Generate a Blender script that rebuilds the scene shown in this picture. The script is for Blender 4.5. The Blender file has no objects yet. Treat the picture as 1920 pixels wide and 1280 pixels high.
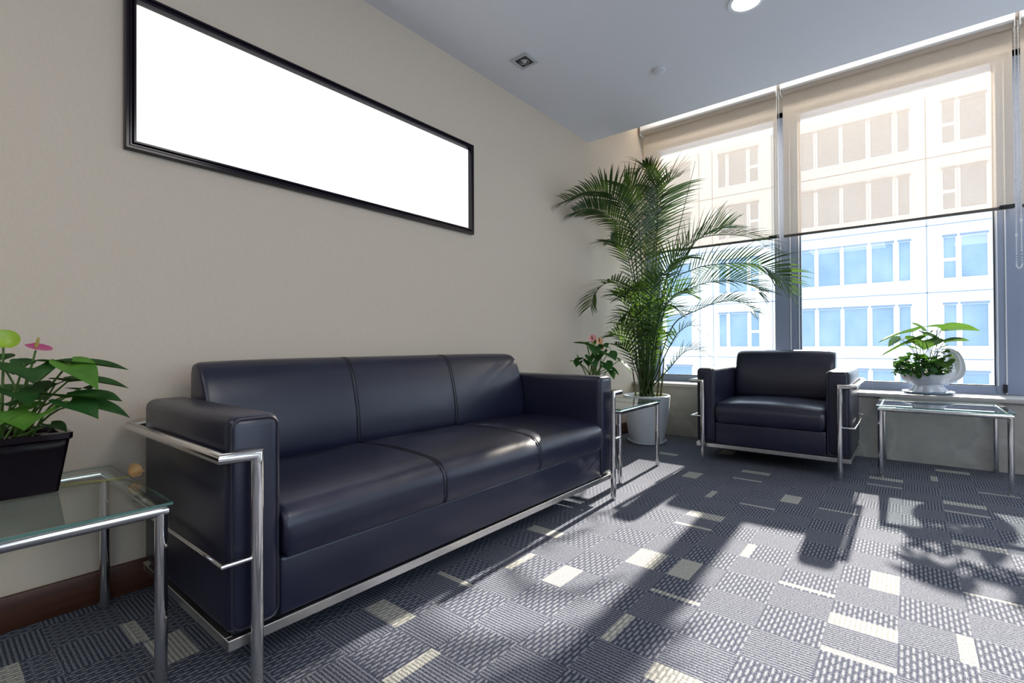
import bpy, bmesh, math, random
from mathutils import Vector, Matrix

PI = math.pi
sc = bpy.context.scene
COL = sc.collection

# ------------------------------------------------------------------ camera
cam_d = bpy.data.cameras.new('camera')
cam_d.lens = 17.084
cam_d.sensor_width = 36.0
cam_d.clip_start = 0.02
cam_d.clip_end = 300
cam = bpy.data.objects.new('camera', cam_d)
COL.objects.link(cam)
cam.matrix_world = (Matrix.Translation((0, 0, 0.9))
                    @ Matrix.Rotation(math.radians(39.12), 4, 'Z')
                    @ Matrix.Rotation(math.radians(90.4435), 4, 'X')
                    @ Matrix.Rotation(math.radians(-0.307), 4, 'Z'))
sc.camera = cam

# ------------------------------------------------------------------ sky, sun, lamps, exposure
wd = bpy.data.worlds.new('sky')
sc.world = wd
wd.use_nodes = True
wn = wd.node_tree.nodes
wn['Background'].inputs[0].default_value = (0.70, 0.84, 1.0, 1)
wn['Background'].inputs[1].default_value = 3.4

sun_d = bpy.data.lights.new('sun', 'SUN')
sun_d.energy = 32.0
sun_d.angle = math.radians(0.9)
sun_d.color = (1.0, 0.90, 0.78)
sun = bpy.data.objects.new('sun', sun_d)
COL.objects.link(sun)
sun.rotation_euler = Vector((0.04, -1.0, -0.446)).to_track_quat('-Z', 'Y').to_euler()
sun.location = (0, 30, 20)


def add_fill_light(x, y, sx, sy, watts, color=(1.0, 0.97, 0.93)):  # unseen area light added under the ceiling to fill the room
    d = bpy.data.lights.new('ceiling_fill_light', 'AREA')
    d.shape = 'RECTANGLE'
    d.size, d.size_y = sx, sy
    d.energy = watts
    d.color = color
    o = bpy.data.objects.new('ceiling_fill_light', d)
    COL.objects.link(o)
    o.location = (x, y, 2.735)
    return o


add_fill_light(1.3, 1.2, 1.2, 1.2, 36)
add_fill_light(1.3, -1.6, 1.2, 1.2, 26)
add_fill_light(-0.9, -1.2, 1.2, 0.6, 14)

# warm cove lamp hidden in the blind pocket
cove_d = bpy.data.lights.new('cove_lamp', 'AREA')
cove_d.shape = 'RECTANGLE'
cove_d.size, cove_d.size_y = 5.6, 0.05
cove_d.energy = 17
cove_d.color = (1.0, 0.93, 0.84)
cove = bpy.data.objects.new('cove_lamp', cove_d)
COL.objects.link(cove)
cove.location = (0.65, 4.78, 3.350)
cove.rotation_euler = Vector((0, 0.6, -0.8)).to_track_quat('-Z', 'Y').to_euler()

sc.view_settings.view_transform = 'Standard'
sc.view_settings.look = 'None'
sc.view_settings.exposure = 0.0
sc.view_settings.gamma = 1.0
sc.view_settings.use_curve_mapping = False
try:
    sc.cycles.use_denoising = True
    sc.cycles.sample_clamp_indirect = 6.0
    sc.cycles.max_bounces = 12
    sc.cycles.transparent_max_bounces = 16
    sc.cycles.caustics_reflective = False
    sc.cycles.caustics_refractive = False
except Exception:
    pass


# ------------------------------------------------------------------ node helpers
class Tree:
    def __init__(self, name):
        self.m = bpy.data.materials.new(name)
        self.m.use_nodes = True
        self.t = self.m.node_tree
        self.t.nodes.clear()
        self.out = self.t.nodes.new('ShaderNodeOutputMaterial')

    def n(self, typ, ins=None, **kw):
        nd = self.t.nodes.new(typ)
        for k, v in kw.items():
            setattr(nd, k, v)
        for k, v in (ins or {}).items():
            self.set(nd.inputs[k], v)
        return nd

    def set(self, sock, v):
        if isinstance(v, bpy.types.NodeSocket):
            self.t.links.new(v, sock)
        else:
            if sock.type == 'RGBA' and len(v) == 3:
                v = (*v, 1)
            sock.default_value = v

    def math(self, op, a, b=0.0, c=None, clamp=False):
        nd = self.n('ShaderNodeMath', operation=op, use_clamp=clamp)
        self.set(nd.inputs[0], a)
        self.set(nd.inputs[1], b)
        if c is not None:
            self.set(nd.inputs[2], c)
        return nd.outputs[0]

    def mix(self, f, a, b):
        nd = self.n('ShaderNodeMix', data_type='RGBA')
        self.set(nd.inputs[0], f)
        self.set(nd.inputs[6], a)
        self.set(nd.inputs[7], b)
        return nd.outputs[2]

    def noise(self, vec, scale, detail=2.0, rough=0.5):
        nd = self.n('ShaderNodeTexNoise', {'Scale': scale, 'Detail': detail, 'Roughness': rough})
        if vec is not None:
            self.set(nd.inputs['Vector'], vec)
        return nd.outputs[0]

    def ramp(self, f, p0, p1, c0=(0, 0, 0), c1=(1, 1, 1)):
        nd = self.n('ShaderNodeValToRGB', {'Fac': f})
        e = nd.color_ramp.elements
        e[0].position, e[1].position = p0, p1
        e[0].color, e[1].color = (*c0, 1), (*c1, 1)
        return nd.outputs[0]

    def obj(self):
        return self.n('ShaderNodeTexCoord').outputs['Object']

    def pos(self):
        return self.n('ShaderNodeNewGeometry').outputs['Position']

    def bump(self, h, strength, dist=0.01):
        return self.n('ShaderNodeBump', {'Height': h, 'Strength': strength, 'Distance': dist}).outputs[0]

    def pbr(self, color, rough=0.5, metal=0.0, normal=None, spec=0.5, **kw):
        p = self.n('ShaderNodeBsdfPrincipled', {'Base Color': color, 'Roughness': rough, 'Metallic': metal,
                                                'Specular IOR Level': spec})
        if normal is not None:
            self.set(p.inputs['Normal'], normal)
        for k, v in kw.items():
            self.set(p.inputs[k.replace('_', ' ')], v)
        return p.outputs[0]

    def done(self, sh):
        self.t.links.new(sh, self.out.inputs[0])
        return self.m


def simple(name, color, rough=0.5, metal=0.0, spec=0.5, var=0.06, scale=30.0, bump=0.0):
    t = Tree(name)
    o = t.obj()
    f = t.noise(o, scale, 3)
    c0 = tuple(c * (1 - var) for c in color)
    c1 = tuple(min(1, c * (1 + var)) for c in color)
    c = t.mix(f, c0, c1)
    nrm = t.bump(f, bump, 0.004) if bump else None
    return t.done(t.pbr(c, rough, metal, nrm, spec))


M = {}


def build_materials():
    # wallpaper with a fine linen weave
    t = Tree('wallpaper_linen')
    o = t.pos()
    s = t.n('ShaderNodeSeparateXYZ', {0: o})
    w1 = t.noise(t.n('ShaderNodeMapping', {'Vector': o, 'Scale': (60, 60, 900)}).outputs[0], 1.0, 2)
    w2 = t.noise(t.n('ShaderNodeMapping', {'Vector': o, 'Scale': (900, 900, 60)}).outputs[0], 1.0, 2)
    f = t.math('MULTIPLY', t.math('ADD', w1, w2), 0.5)
    c = t.mix(t.ramp(f, 0.3, 0.7), (0.555, 0.466, 0.372), (0.648, 0.546, 0.44))
    M['wall'] = t.done(t.pbr(c, 0.75, 0, t.bump(f, 0.15, 0.002), 0.25))
    M['plain_wall'] = simple('painted_wall', (0.50, 0.47, 0.43), 0.8, scale=8, var=0.03)
    M['ceiling'] = simple('ceiling_paint', (0.74, 0.725, 0.745), 0.85, scale=12, var=0.02)
    # carpet
    for nm, dash, cream in (('carpet_fine_rib', 0, 0), ('carpet_dash_rib', 1, 0), ('carpet_pale_fine_rib', 0, 1), ('carpet_pale_dash_rib', 1, 1)):
        t = Tree(nm)
        p = t.pos()
        s = t.n('ShaderNodeSeparateXYZ', {0: p})
        X, Y = s.outputs[0], s.outputs[1]
        wob = t.noise(t.n('ShaderNodeMapping', {'Vector': p, 'Scale': (260, 260, 1)}).outputs[0], 1.0, 2)
        wob = t.math('MULTIPLY', t.math('SUBTRACT', wob, 0.5), 0.006)
        pitch = 0.0137
        if not dash:
            u = t.math('DIVIDE', t.math('ADD', Y, wob), 0.0122)
            fr = t.math('FRACT', u)
            rib = t.math('MULTIPLY', t.math('ABSOLUTE', t.math('SUBTRACT', fr, 0.5)), 2.0)      # 0 mid rib .. 1 gap
            rib = t.math('SUBTRACT', 1.0, rib)
            yarn = t.noise(t.n('ShaderNodeMapping', {'Vector': p, 'Scale': (170, 320, 1)}).outputs[0], 1.0, 2)
            f = t.math('ADD', t.math('MULTIPLY', rib, 0.72), t.math('MULTIPLY', t.math('SUBTRACT', yarn, 0.5), 1.7))
        else:
            u = t.math('DIVIDE', t.math('ADD', X, wob), pitch)
            row = t.math('FLOOR', u)
            fr = t.math('FRACT', u)
            rib = t.math('POWER', t.math('SUBTRACT', 1.0, t.math('MULTIPLY', t.math('ABSOLUTE', t.math('SUBTRACT', fr, 0.5)), 2.0)), 1.3)
            v = t.math('FRACT', t.math('ADD', t.math('DIVIDE', Y, 0.0445), t.math('MULTIPLY', row, 0.5)))
            d = t.math('MULTIPLY', t.math('SUBTRACT', 0.42, t.math('ABSOLUTE', t.math('SUBTRACT', v, 0.5))), 5.0, clamp=True)
            d = t.math('ADD', 0.35, t.math('MULTIPLY', d, 0.75))
            yarn = t.noise(t.n('ShaderNodeMapping', {'Vector': p, 'Scale': (320, 170, 1)}).outputs[0], 1.0, 2)
            f = t.math('ADD', t.math('MULTIPLY', t.math('MULTIPLY', rib, d), 0.88), t.math('MULTIPLY', t.math('SUBTRACT', yarn, 0.5), 1.5))
            f = t.math('ADD', f, 0.04)
        fuzz = t.noise(t.n('ShaderNodeMapping', {'Vector': p, 'Scale': (700, 700, 1)}).outputs[0], 1.0, 1)
        f = t.math('ADD', f, t.math('MULTIPLY', t.math('SUBTRACT', fuzz, 0.5), 0.8), clamp=True)
        if cream:
            c = t.mix(t.ramp(f, 0.0, 0.55), (0.16, 0.16, 0.155), (0.46, 0.445, 0.40))
        else:
            c = t.mix(t.ramp(f, 0.08, 0.85), (0.026, 0.032, 0.058), (0.235, 0.24, 0.265))
        M[nm] = t.done(t.pbr(c, 0.95, 0, t.bump(f, 0.5, 0.004), 0.1))
    # grey marble of the window wall
    t = Tree('grey_stone')
    p = t.pos()
    a = t.noise(p, 2.2, 8, 0.65)
    b = t.noise(p, 28, 4, 0.6)
    c = t.mix(t.ramp(a, 0.35, 0.7), (0.30, 0.285, 0.26), (0.46, 0.44, 0.41))
    wv = t.n('ShaderNodeTexWave', {'Vector': p, 'Scale': 1.1, 'Distortion': 9.0, 'Detail': 3.0, 'Detail Scale': 1.5}, wave_type='BANDS', bands_direction='DIAGONAL')
    c = t.mix(t.math('MULTIPLY', t.ramp(wv.outputs[1], 0.93, 1.0), 0.35), c, (0.58, 0.56, 0.53))
    c = t.mix(t.math('MULTIPLY', b, 0.25), c, (0.25, 0.235, 0.22))
    M['stone'] = t.done(t.pbr(c, 0.38, 0, None, 0.4))
    M['sill'] = simple('sill_stone', (0.46, 0.445, 0.43), 0.45, scale=14, var=0.08)
    # mahogany skirting
    t = Tree('dark_wood')
    o = t.pos()
    f = t.noise(t.n('ShaderNodeMapping', {'Vector': o, 'Scale': (40, 3, 60)}).outputs[0], 1.0, 4)
    c = t.mix(f, (0.035, 0.010, 0.005), (0.10, 0.035, 0.018))
    M['wood'] = t.done(t.pbr(c, 0.4, 0, None, 0.4))
    # leather
    t = Tree('black_leather')
    o = t.obj()
    vo = t.n('ShaderNodeTexVoronoi', {'Vector': o, 'Scale': 420.0}, feature='F1').outputs[0]
    f = t.noise(o, 5, 3)
    c = t.mix(f, (0.0068, 0.0078, 0.021), (0.0115, 0.0135, 0.035))
    r = t.math('ADD', 0.26, t.math('MULTIPLY', t.noise(o, 14, 3), 0.12))
    M['leather'] = t.done(t.pbr(c, r, 0, t.bump(vo, 0.06, 0.002), 0.55))
    M['stitch'] = simple('dark_piping', (0.012, 0.012, 0.022), 0.38, scale=80)
    M['chrome'] = simple('chrome', (0.80, 0.79, 0.78), 0.10, 1.0, var=0.02, scale=50)
    M['brushed'] = simple('brushed_steel', (0.68, 0.66, 0.63), 0.26, 1.0, var=0.06, scale=120)
    # glass of tables
    for nm, tint, ior in (('table_glass', (0.90, 0.95, 0.935), 1.55), ('window_glass', (0.94, 0.96, 0.97), 1.45)):
        t = Tree(nm)
        fz = t.n('ShaderNodeFresnel', {'IOR': ior}).outputs[0]
        bf = t.n('ShaderNodeNewGeometry').outputs['Backfacing']
        fz = t.math('MULTIPLY', fz, t.math('SUBTRACT', 1.0, bf))
        tr = t.n('ShaderNodeBsdfTransparent', {0: tint}).outputs[0]
        gl = t.n('ShaderNodeBsdfGlossy', {0: (1, 1, 1), 'Roughness': 0.01}).outputs[0]
        M[nm] = t.done(t.n('ShaderNodeMixShader', {0: fz, 1: tr, 2: gl}).outputs[0])
    t = Tree('glass_edge')
    M['glass_edge'] = t.done(t.pbr((0.09, 0.20, 0.17), 0.15, 0, None, 0.6))
    # window metal
    M['alu'] = simple('grey_blue_aluminium', (0.27, 0.32, 0.44), 0.38, 0.2, var=0.03, scale=4)
    M['alu_light'] = simple('pale_aluminium_bead', (0.75, 0.78, 0.82), 0.35, 0.2, var=0.02)
    M['gasket'] = simple('black_gasket', (0.012, 0.011, 0.015), 0.6)
    # blind cloth
    t = Tree('sunscreen_cloth')
    o = t.pos()
    wx = t.noise(t.n('ShaderNodeMapping', {'Vector': o, 'Scale': (700, 700, 25)}).outputs[0], 1.0, 2)
    wz = t.noise(t.n('ShaderNodeMapping', {'Vector': o, 'Scale': (25, 25, 700)}).outputs[0], 1.0, 2)
    f = t.math('MULTIPLY', t.math('ADD', wx, wz), 0.5)
    c = t.mix(t.ramp(f, 0.3, 0.7), (0.76, 0.65, 0.53), (0.86, 0.755, 0.63))
    df = t.n('ShaderNodeBsdfDiffuse', {0: c}).outputs[0]
    tl = t.n('ShaderNodeBsdfTranslucent', {0: t.mix(t.ramp(f, 0.3, 0.7), (0.046, 0.036, 0.027), (0.060, 0.047, 0.036))}).outputs[0]
    tp = t.n('ShaderNodeBsdfTransparent', {0: (1.0, 0.96, 0.90)}).outputs[0]
    ad = t.n('ShaderNodeAddShader', {0: df, 1: tl}).outputs[0]
    M['blind'] = t.done(t.n('ShaderNodeMixShader', {0: 0.25, 1: ad, 2: tp}).outputs[0])
    M['white_plastic'] = simple('white_plastic', (0.80, 0.80, 0.80), 0.35, var=0.02)
    M['roller'] = simple('rolled_cloth', (0.56, 0.48, 0.40), 0.8, var=0.06, scale=200)
    M['bar'] = simple('dark_bottom_bar', (0.10, 0.085, 0.07), 0.5)
    M['black_plastic'] = simple('black_plastic', (0.01, 0.01, 0.012), 0.4)
    # picture
    M['frame_wood'] = simple('black_lacquered_wood', (0.006, 0.003, 0.008), 0.16, spec=0.35, scale=60)
    t = Tree('white_panel_added_glow')
    M['panel'] = t.done(t.pbr((0.9, 0.9, 0.9), 0.5, 0, None, 0.3, Emission_Color=(1, 1, 1), Emission_Strength=0.85))  # blank panel, not a lamp; glow added to keep it evenly white
    t = Tree('lamp_diffuser')
    M['lamp'] = t.done(t.n('ShaderNodeEmission', {0: (0.93, 0.97, 1.0), 1: 14.0}).outputs[0])
    M['cap'] = simple('ceiling_cap_paint', (0.66, 0.64, 0.65), 0.6, var=0.02)
    M['lamp_metal'] = simple('grey_lamp_metal', (0.48, 0.49, 0.50), 0.35, 0.2)
    M['reflector'] = simple('spot_reflector', (0.55, 0.60, 0.62), 0.15, 1.0)
    # plants
    for nm, c0, c1, tr in (('leaf_deep', (0.014, 0.060, 0.016), (0.035, 0.13, 0.025), 0.25), ('leaf_bright', (0.07, 0.22, 0.025), (0.15, 0.36, 0.05), 0.4),
                           ('leaf_palm', (0.014, 0.040, 0.010), (0.045, 0.095, 0.020), 0.25), ('leaf_sill', (0.014, 0.050, 0.008), (0.035, 0.10, 0.014), 0.40)):
        t = Tree(nm)
        o = t.obj()
        c = t.mix(t.ramp(t.noise(o, 14, 3), 0.3, 0.7), c0, c1)
        p = t.n('ShaderNodeBsdfDiffuse', {0: c}).outputs[0]
        tl = t.n('ShaderNodeBsdfTranslucent', {0: t.mix(0.35, c, (0.14, 0.26, 0.02))}).outputs[0]
        b = t.n('ShaderNodeMixShader', {0: tr, 1: p, 2: tl}).outputs[0]
        g = t.n('ShaderNodeBsdfGlossy', {0: (1, 1, 1), 'Roughness': 0.34}).outputs[0]
        M[nm] = t.done(t.n('ShaderNodeMixShader', {0: 0.035, 1: b, 2: g}).outputs[0])
    M['stem'] = simple('green_stem', (0.10, 0.19, 0.035), 0.5, var=0.3)
    M['dark_stem'] = simple('brown_stem', (0.045, 0.035, 0.018), 0.5, var=0.3)
    t = Tree('palm_cane')
    o = t.obj()
    c = t.mix(t.ramp(t.noise(o, 22, 3), 0.35, 0.65), (0.06, 0.035, 0.018), (0.13, 0.17, 0.035))
    M['cane'] = t.done(t.pbr(c, 0.5))
    M['pink'] = simple('pink_spathe', (0.42, 0.045, 0.17), 0.35, var=0.1)
    M['light_pink'] = simple('pale_pink_spathe', (0.80, 0.33, 0.33), 0.35, var=0.1)
    M['peach'] = simple('peach_spathe', (0.75, 0.40, 0.20), 0.35, var=0.15)
    M['lime'] = simple('lime_spathe', (0.28, 0.42, 0.035), 0.35, var=0.15)
    M['spadix'] = simple('spadix_yellow', (0.34, 0.30, 0.06), 0.6, var=0.2, scale=200, bump=0.3)
    M['dried'] = simple('dried_petal', (0.62, 0.38, 0.16), 0.6, var=0.15)
    M['soil'] = simple('soil', (0.03, 0.022, 0.016), 0.95, var=0.5, scale=90, bump=0.5)
    M['pot_dark'] = simple('dark_glazed_pot', (0.006, 0.002, 0.005), 0.08, spec=0.35, var=0.2)
    M['pot_white'] = simple('white_planter', (0.58, 0.61, 0.65), 0.4, var=0.03)
    M['ceramic'] = simple('white_ceramic', (0.60, 0.61, 0.65), 0.14, spec=0.6, var=0.03)
    M['plate'] = simple('pale_blue_plate', (0.45, 0.58, 0.74), 0.25, var=0.03)
    # facade over the street
    M['facade'] = simple('pale_facade_panel', (0.80, 0.77, 0.74), 0.8, var=0.03, scale=0.4)
    M['joint'] = simple('facade_joint', (0.20, 0.23, 0.28), 0.8)
    M['facade_frame'] = simple('facade_window_frame', (0.82, 0.84, 0.86), 0.6, var=0.02)
    t = Tree('facade_pane')
    p_ = t.pos()
    f = t.noise(t.n('ShaderNodeMapping', {'Vector': p_, 'Scale': (0.5, 0.5, 0.35)}).outputs[0], 1.0, 3)
    ln = t.math('FRACT', t.math('DIVIDE', t.n('ShaderNodeSeparateXYZ', {0: p_}).outputs[2], 0.16))
    c = t.mix(t.ramp(f, 0.3, 0.7), (0.14, 0.205, 0.265), (0.23, 0.295, 0.35))
    c = t.mix(t.math('MULTIPLY', ln, 0.18), c, (0.45, 0.55, 0.65))
    M['pane'] = t.done(t.pbr(c, 0.22, 0, None, 0.5))
    M['spandrel'] = simple('spandrel_panel', (0.62, 0.66, 0.70), 0.5)


build_materials()


# ------------------------------------------------------------------ mesh helpers
class MB:
    """collects shapes and links them as one mesh object"""

    def __init__(self):
        self.v, self.f, self.mi = [], [], []

    def add(self, vs, fs, mi=0):
        b = len(self.v)
        self.v += [tuple(p) for p in vs]
        self.f += [tuple(i + b for i in q) for q in fs]
        self.mi += [mi] * len(fs)
        return self

    def box(self, x0, x1, y0, y1, z0, z1, r=0.0, seg=2, mi=0):
        bm = bmesh.new()
        bmesh.ops.create_cube(bm, size=1.0)
        for q in bm.verts:
            q.co = Vector(((x0 + x1) / 2 + q.co.x * (x1 - x0), (y0 + y1) / 2 + q.co.y * (y1 - y0), (z0 + z1) / 2 + q.co.z * (z1 - z0)))
        if r > 0:
            bmesh.ops.bevel(bm, geom=bm.edges[:], offset=r, segments=seg, profile=0.5, affect='EDGES')
        bm.verts.index_update()
        self.add([q.co[:] for q in bm.verts], [[q.index for q in f.verts] for f in bm.faces], mi)
        bm.free()
        return self

    def tube(self, pts, rad, n=12, mi=0, cap=True, closed=False):
        """mitred tube along a polyline; rad a number or one per point"""
        P = [Vector(p) for p in pts]
        R = rad if isinstance(rad, (list, tuple)) else [rad] * len(P)
        m = len(P)
        rings = []
        d0 = (P[1] - P[0]).normalized()
        a = Vector((0, 0, 1)) if abs(d0.z) < 0.9 else Vector((1, 0, 0))
        nrm = d0.cross(a).normalized()
        prev = d0
        for i in range(m):
            if closed:
                din = (P[i] - P[i - 1]).normalized()
                dout = (P[(i + 1) % m] - P[i]).normalized()
            else:
                din = (P[i] - P[i - 1]).normalized() if i else d0
                dout = (P[i + 1] - P[i]).normalized() if i < m - 1 else din
            t = (din + dout)
            t = t.normalized() if t.length > 1e-6 else din
            ax = prev.cross(t)
            if ax.length > 1e-7:
                q = Matrix.Rotation(prev.angle(t), 3, ax.normalized())
                nrm = (q @ nrm).normalized()
            nrm = (nrm - t * nrm.dot(t)).normalized()
            b = t.cross(nrm)
            c = max(0.45, din.dot(t))
            # stretch in the bend plane so a mitre keeps the tube's width
            bend = (dout - din)
            bend = bend - t * bend.dot(t)
            k = 1 / c
            ring = []
            for j in range(n):
                an = 2 * PI * j / n
                o = nrm * math.cos(an) + b * math.sin(an)
                if bend.length > 1e-6:
                    h = bend.normalized()
                    o = o + h * (o.dot(h)) * (k - 1)
                ring.append(P[i] + o * R[i])
            rings.append(ring)
            prev = t
        vs = [p for rg in rings for p in rg]
        fs = []
        last = m if closed else m - 1
        for i in range(last):
            i2 = (i + 1) % m
            for j in range(n):
                j2 = (j + 1) % n
                fs.append((i * n + j, i * n + j2, i2 * n + j2, i2 * n + j))
        if cap and not closed:
            fs.append(tuple(range(n - 1, -1, -1)))
            fs.append(tuple((m - 1) * n + j for j in range(n)))
        return self.add(vs, fs, mi)

    def lathe(self, prof, c=(0, 0, 0), n=40, mi=0, sx=1.0, sy=1.0, rot=0.0):
        vs, fs = [], []
        m = len(prof)
        for (r, z) in prof:
            for j in range(n):
                a = 2 * PI * j / n
                x, y = r * math.cos(a) * sx, r * math.sin(a) * sy
                vs.append((c[0] + x * math.cos(rot) - y * math.sin(rot), c[1] + x * math.sin(rot) + y * math.cos(rot), c[2] + z))
        for i in range(m - 1):
            for j in range(n):
                j2 = (j + 1) % n
                fs.append((i * n + j, i * n + j2, (i + 1) * n + j2, (i + 1) * n + j))
        if prof[0][0] > 1e-6:
            fs.append(tuple(range(n - 1, -1, -1)))
        if prof[-1][0] > 1e-6:
            fs.append(tuple((m - 1) * n + j for j in range(n)))
        return self.add(vs, fs, mi)

    def sphere(self, c, r, n=8, m=5, mi=0, s=(1, 1, 1)):
        vs, fs = [], []
        for i in range(m + 1):
            th = PI * i / m
            for j in range(n):
                a = 2 * PI * j / n
                vs.append((c[0] + r * s[0] * math.sin(th) * math.cos(a), c[1] + r * s[1] * math.sin(th) * math.sin(a), c[2] + r * s[2] * math.cos(th)))
        for i in range(m):
            for j in range(n):
                j2 = (j + 1) % n
                fs.append((i * n + j, (i + 1) * n + j, (i + 1) * n + j2, i * n + j2))
        return self.add(vs, fs, mi)

    def loft(self, sections, mi=0, cap=True):
        n = len(sections[0])
        vs = [p for s in sections for p in s]
        fs = []
        for i in range(len(sections) - 1):
            for j in range(n):
                j2 = (j + 1) % n
                fs.append((i * n + j, i * n + j2, (i + 1) * n + j2, (i + 1) * n + j))
        if cap:
            fs.append(tuple(range(n - 1, -1, -1)))
            fs.append(tuple((len(sections) - 1) * n + j for j in range(n)))
        return self.add(vs, fs, mi)

    def build(self, name, mats, parent=None, loc=None, smooth=40):
        me = bpy.data.meshes.new(name)
        me.from_pydata(self.v, [], self.f)
        mats = mats if isinstance(mats, (list, tuple)) else [mats]
        for q in mats:
            me.materials.append(q)
        if len(mats) > 1:
            me.polygons.foreach_set('material_index', self.mi)
        bm = bmesh.new()
        bm.from_mesh(me)
        bmesh.ops.remove_doubles(bm, verts=bm.verts, dist=1e-6)
        bmesh.ops.recalc_face_normals(bm, faces=bm.faces)
        bm.to_mesh(me)
        bm.free()
        if smooth:
            me.polygons.foreach_set('use_smooth', [True] * len(me.polygons))
            me.set_sharp_from_angle(angle=math.radians(smooth))
        me.update()
        o = bpy.data.objects.new(name, me)
        COL.objects.link(o)
        if loc:
            o.location = loc
        if parent is not None:
            o.parent = parent
        return o


def thing(name, label, cat, loc=(0, 0, 0), group=None, rz=0.0):
    o = bpy.data.objects.new(name, None)
    COL.objects.link(o)
    o.empty_display_size = 0.1
    o.location = loc
    o.rotation_euler = (0, 0, rz)
    o['label'] = label
    o['category'] = cat
    if group:
        o['group'] = group
    return o


def tag(o, label, cat, group=None):
    o['label'] = label
    o['category'] = cat
    if group:
        o['group'] = group
    return o


def struct(o):
    o['kind'] = 'structure'
    return o


def copy_tree(o, parent=None):
    c = o.copy()
    COL.objects.link(c)
    c.parent = parent
    for ch in list(o.children):
        copy_tree(ch, c)
    return c


def spline(pts, n):
    """Catmull-Rom through the points, n samples"""
    P = [Vector(p) for p in pts]
    P = [P[0] * 2 - P[1]] + P + [P[-1] * 2 - P[-2]]
    out = []
    segs = len(P) - 3
    for k in range(n):
        u = k / (n - 1) * segs
        i = min(int(u), segs - 1)
        t = u - i
        a, b, c, d = P[i], P[i + 1], P[i + 2], P[i + 3]
        out.append(0.5 * ((2 * b) + (c - a) * t + (2 * a - 5 * b + 4 * c - d) * t * t + (3 * b - a - 3 * c + d) * t ** 3))
    return out

# ================================================================== the room
XL, XR, YB, YS, YF = -2.235, 3.6, -3.2, 4.765, 5.08
ZC = 2.743          # ceiling
YC = 3.875          # where the ceiling stops in front of the blind pocket


def build_floor():
    """carpet tiles: cells 0.178 m square, ribs crossing in turn, with pale patches woven in"""
    g, x0, y0 = 0.178, -0.03, 1.33
    pale = {}       # (column, row) -> (u0, u1, v0, v1)
    P = [(-1, 3, 0, 1, 0, .45), (-1, 2, 0, 1, 0, .15), (-2, 4, 0, 1, .08, .22), (-1, 5, .5, 1, -.02, 1), (0, 3, .78, 1, 0, .98),
         (1, 5, 0, 1, .9, 1), (-4, 3, 0, .48, 0, 1), (-4, 2, 0, 1, .1, .22), (-4, 0, 0, .2, 0, 1), (-3, -1, 0, .75, .55, 1),
         (-6, 1, .02, .5, .05, 1), (-7, -3, .95, 1, 0, 1), (-6, -3, 0, .18, 0, 1), (-8, -2, 0, 1, 0, .46), (-8, -1, 0, 1, .86, 1),
         (-8, 3, 0, 1, .15, .55), (-7, 1, 0, .18, .03, 1), (-5, 3, 0, .7, 0, .95), (-5, 13, 0, 1, .2, .62), (-5, 12, 0, 1, .05, .2),
         (-7, 11, .4, .95, .1, 1), (-4, 10, .94, 1, .1, 1), (-3, 10, 0, .45, .1, 1), (-4, 9, 0, 1, .05, .17), (-2, 10, 0, 1, .05, .17),
         (-6, 9, .9, 1, .1, .95), (-5, 9, 0, .1, .1, .95), (-5, 7, 0, 1, .0, .5), (-5, 6, 0, 1, .14, .28), (-3, 5, 0, .2, 0, .9),
         (1, 18, 0, 1, 0, .45), (1, 13, 0, 1, 0, .42), (1, 12, 0, 1, .1, .24), (-1, 15, 0, 1, .12, .56), (-1, 14, 0, 1, .16, .3),
         (2, 15, 0, 1, .2, .32), (0, 16, .8, 1, .1, .95), (-11, -6, 0, .9, .9, 1), (-11, -5, 0, .95, 0, .12), (-10, -5, 0, 1, 0, .55),
         (-11, -7, 0, 1, 0, .6), (1, 9, 0, 1, 0, .4), (2, 7, 0, 1, .5, .62), (3, 11, 0, .5, 0, 1), (-9, 14, 0, 1, .3, .7), (-7, 16, .3, .9, 0, 1)]
    for c, r, *q in P:
        pale[(c, r)] = q
    mb = MB()
    rnd = random.Random(5)
    for c in range(-13, 21):
        for r in range(-26, 20):
            ax, ay = x0 + c * g, y0 + r * g
            dash = (c + r) % 2 == 0
            ux, vy = [0, 1], [0, 1]
            q = pale.get((c, r))
            if q is None and (c > 3 or r < -6) and rnd.random() < 0.12:
                q = rnd.choice([(0, 1, 0, .45), (0, 1, .1, .24), (0, .5, 0, 1), (.8, 1, 0, 1)])
            if q:
                q = [min(1, max(0, e)) for e in q]
                ux = sorted(set([0, q[0], q[1], 1]))
                vy = sorted(set([0, q[2], q[3], 1]))
            for i in range(len(ux) - 1):
                for j in range(len(vy) - 1):
                    um, vm = (ux[i] + ux[i + 1]) / 2, (vy[j] + vy[j + 1]) / 2
                    cream = bool(q) and q[0] < um < q[1] and q[2] < vm < q[3]
                    xa, xb = max(XL - .05, ax + ux[i] * g), min(XR + .05, ax + ux[i + 1] * g)
                    ya, yb = max(YB - .05, ay + vy[j] * g), min(YS + .05, ay + vy[j + 1] * g)
                    if xb <= xa or yb <= ya:
                        continue
                    mb.add([(xa, ya, 0), (xb, ya, 0), (xb, yb, 0), (xa, yb, 0)], [(0, 1, 2, 3)], (1 if dash else 0) + (2 if cream else 0))
    o = mb.build('floor', [M['carpet_fine_rib'], M['carpet_dash_rib'], M['carpet_pale_fine_rib'], M['carpet_pale_dash_rib']], smooth=0)
    struct(o)


build_floor()

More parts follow.
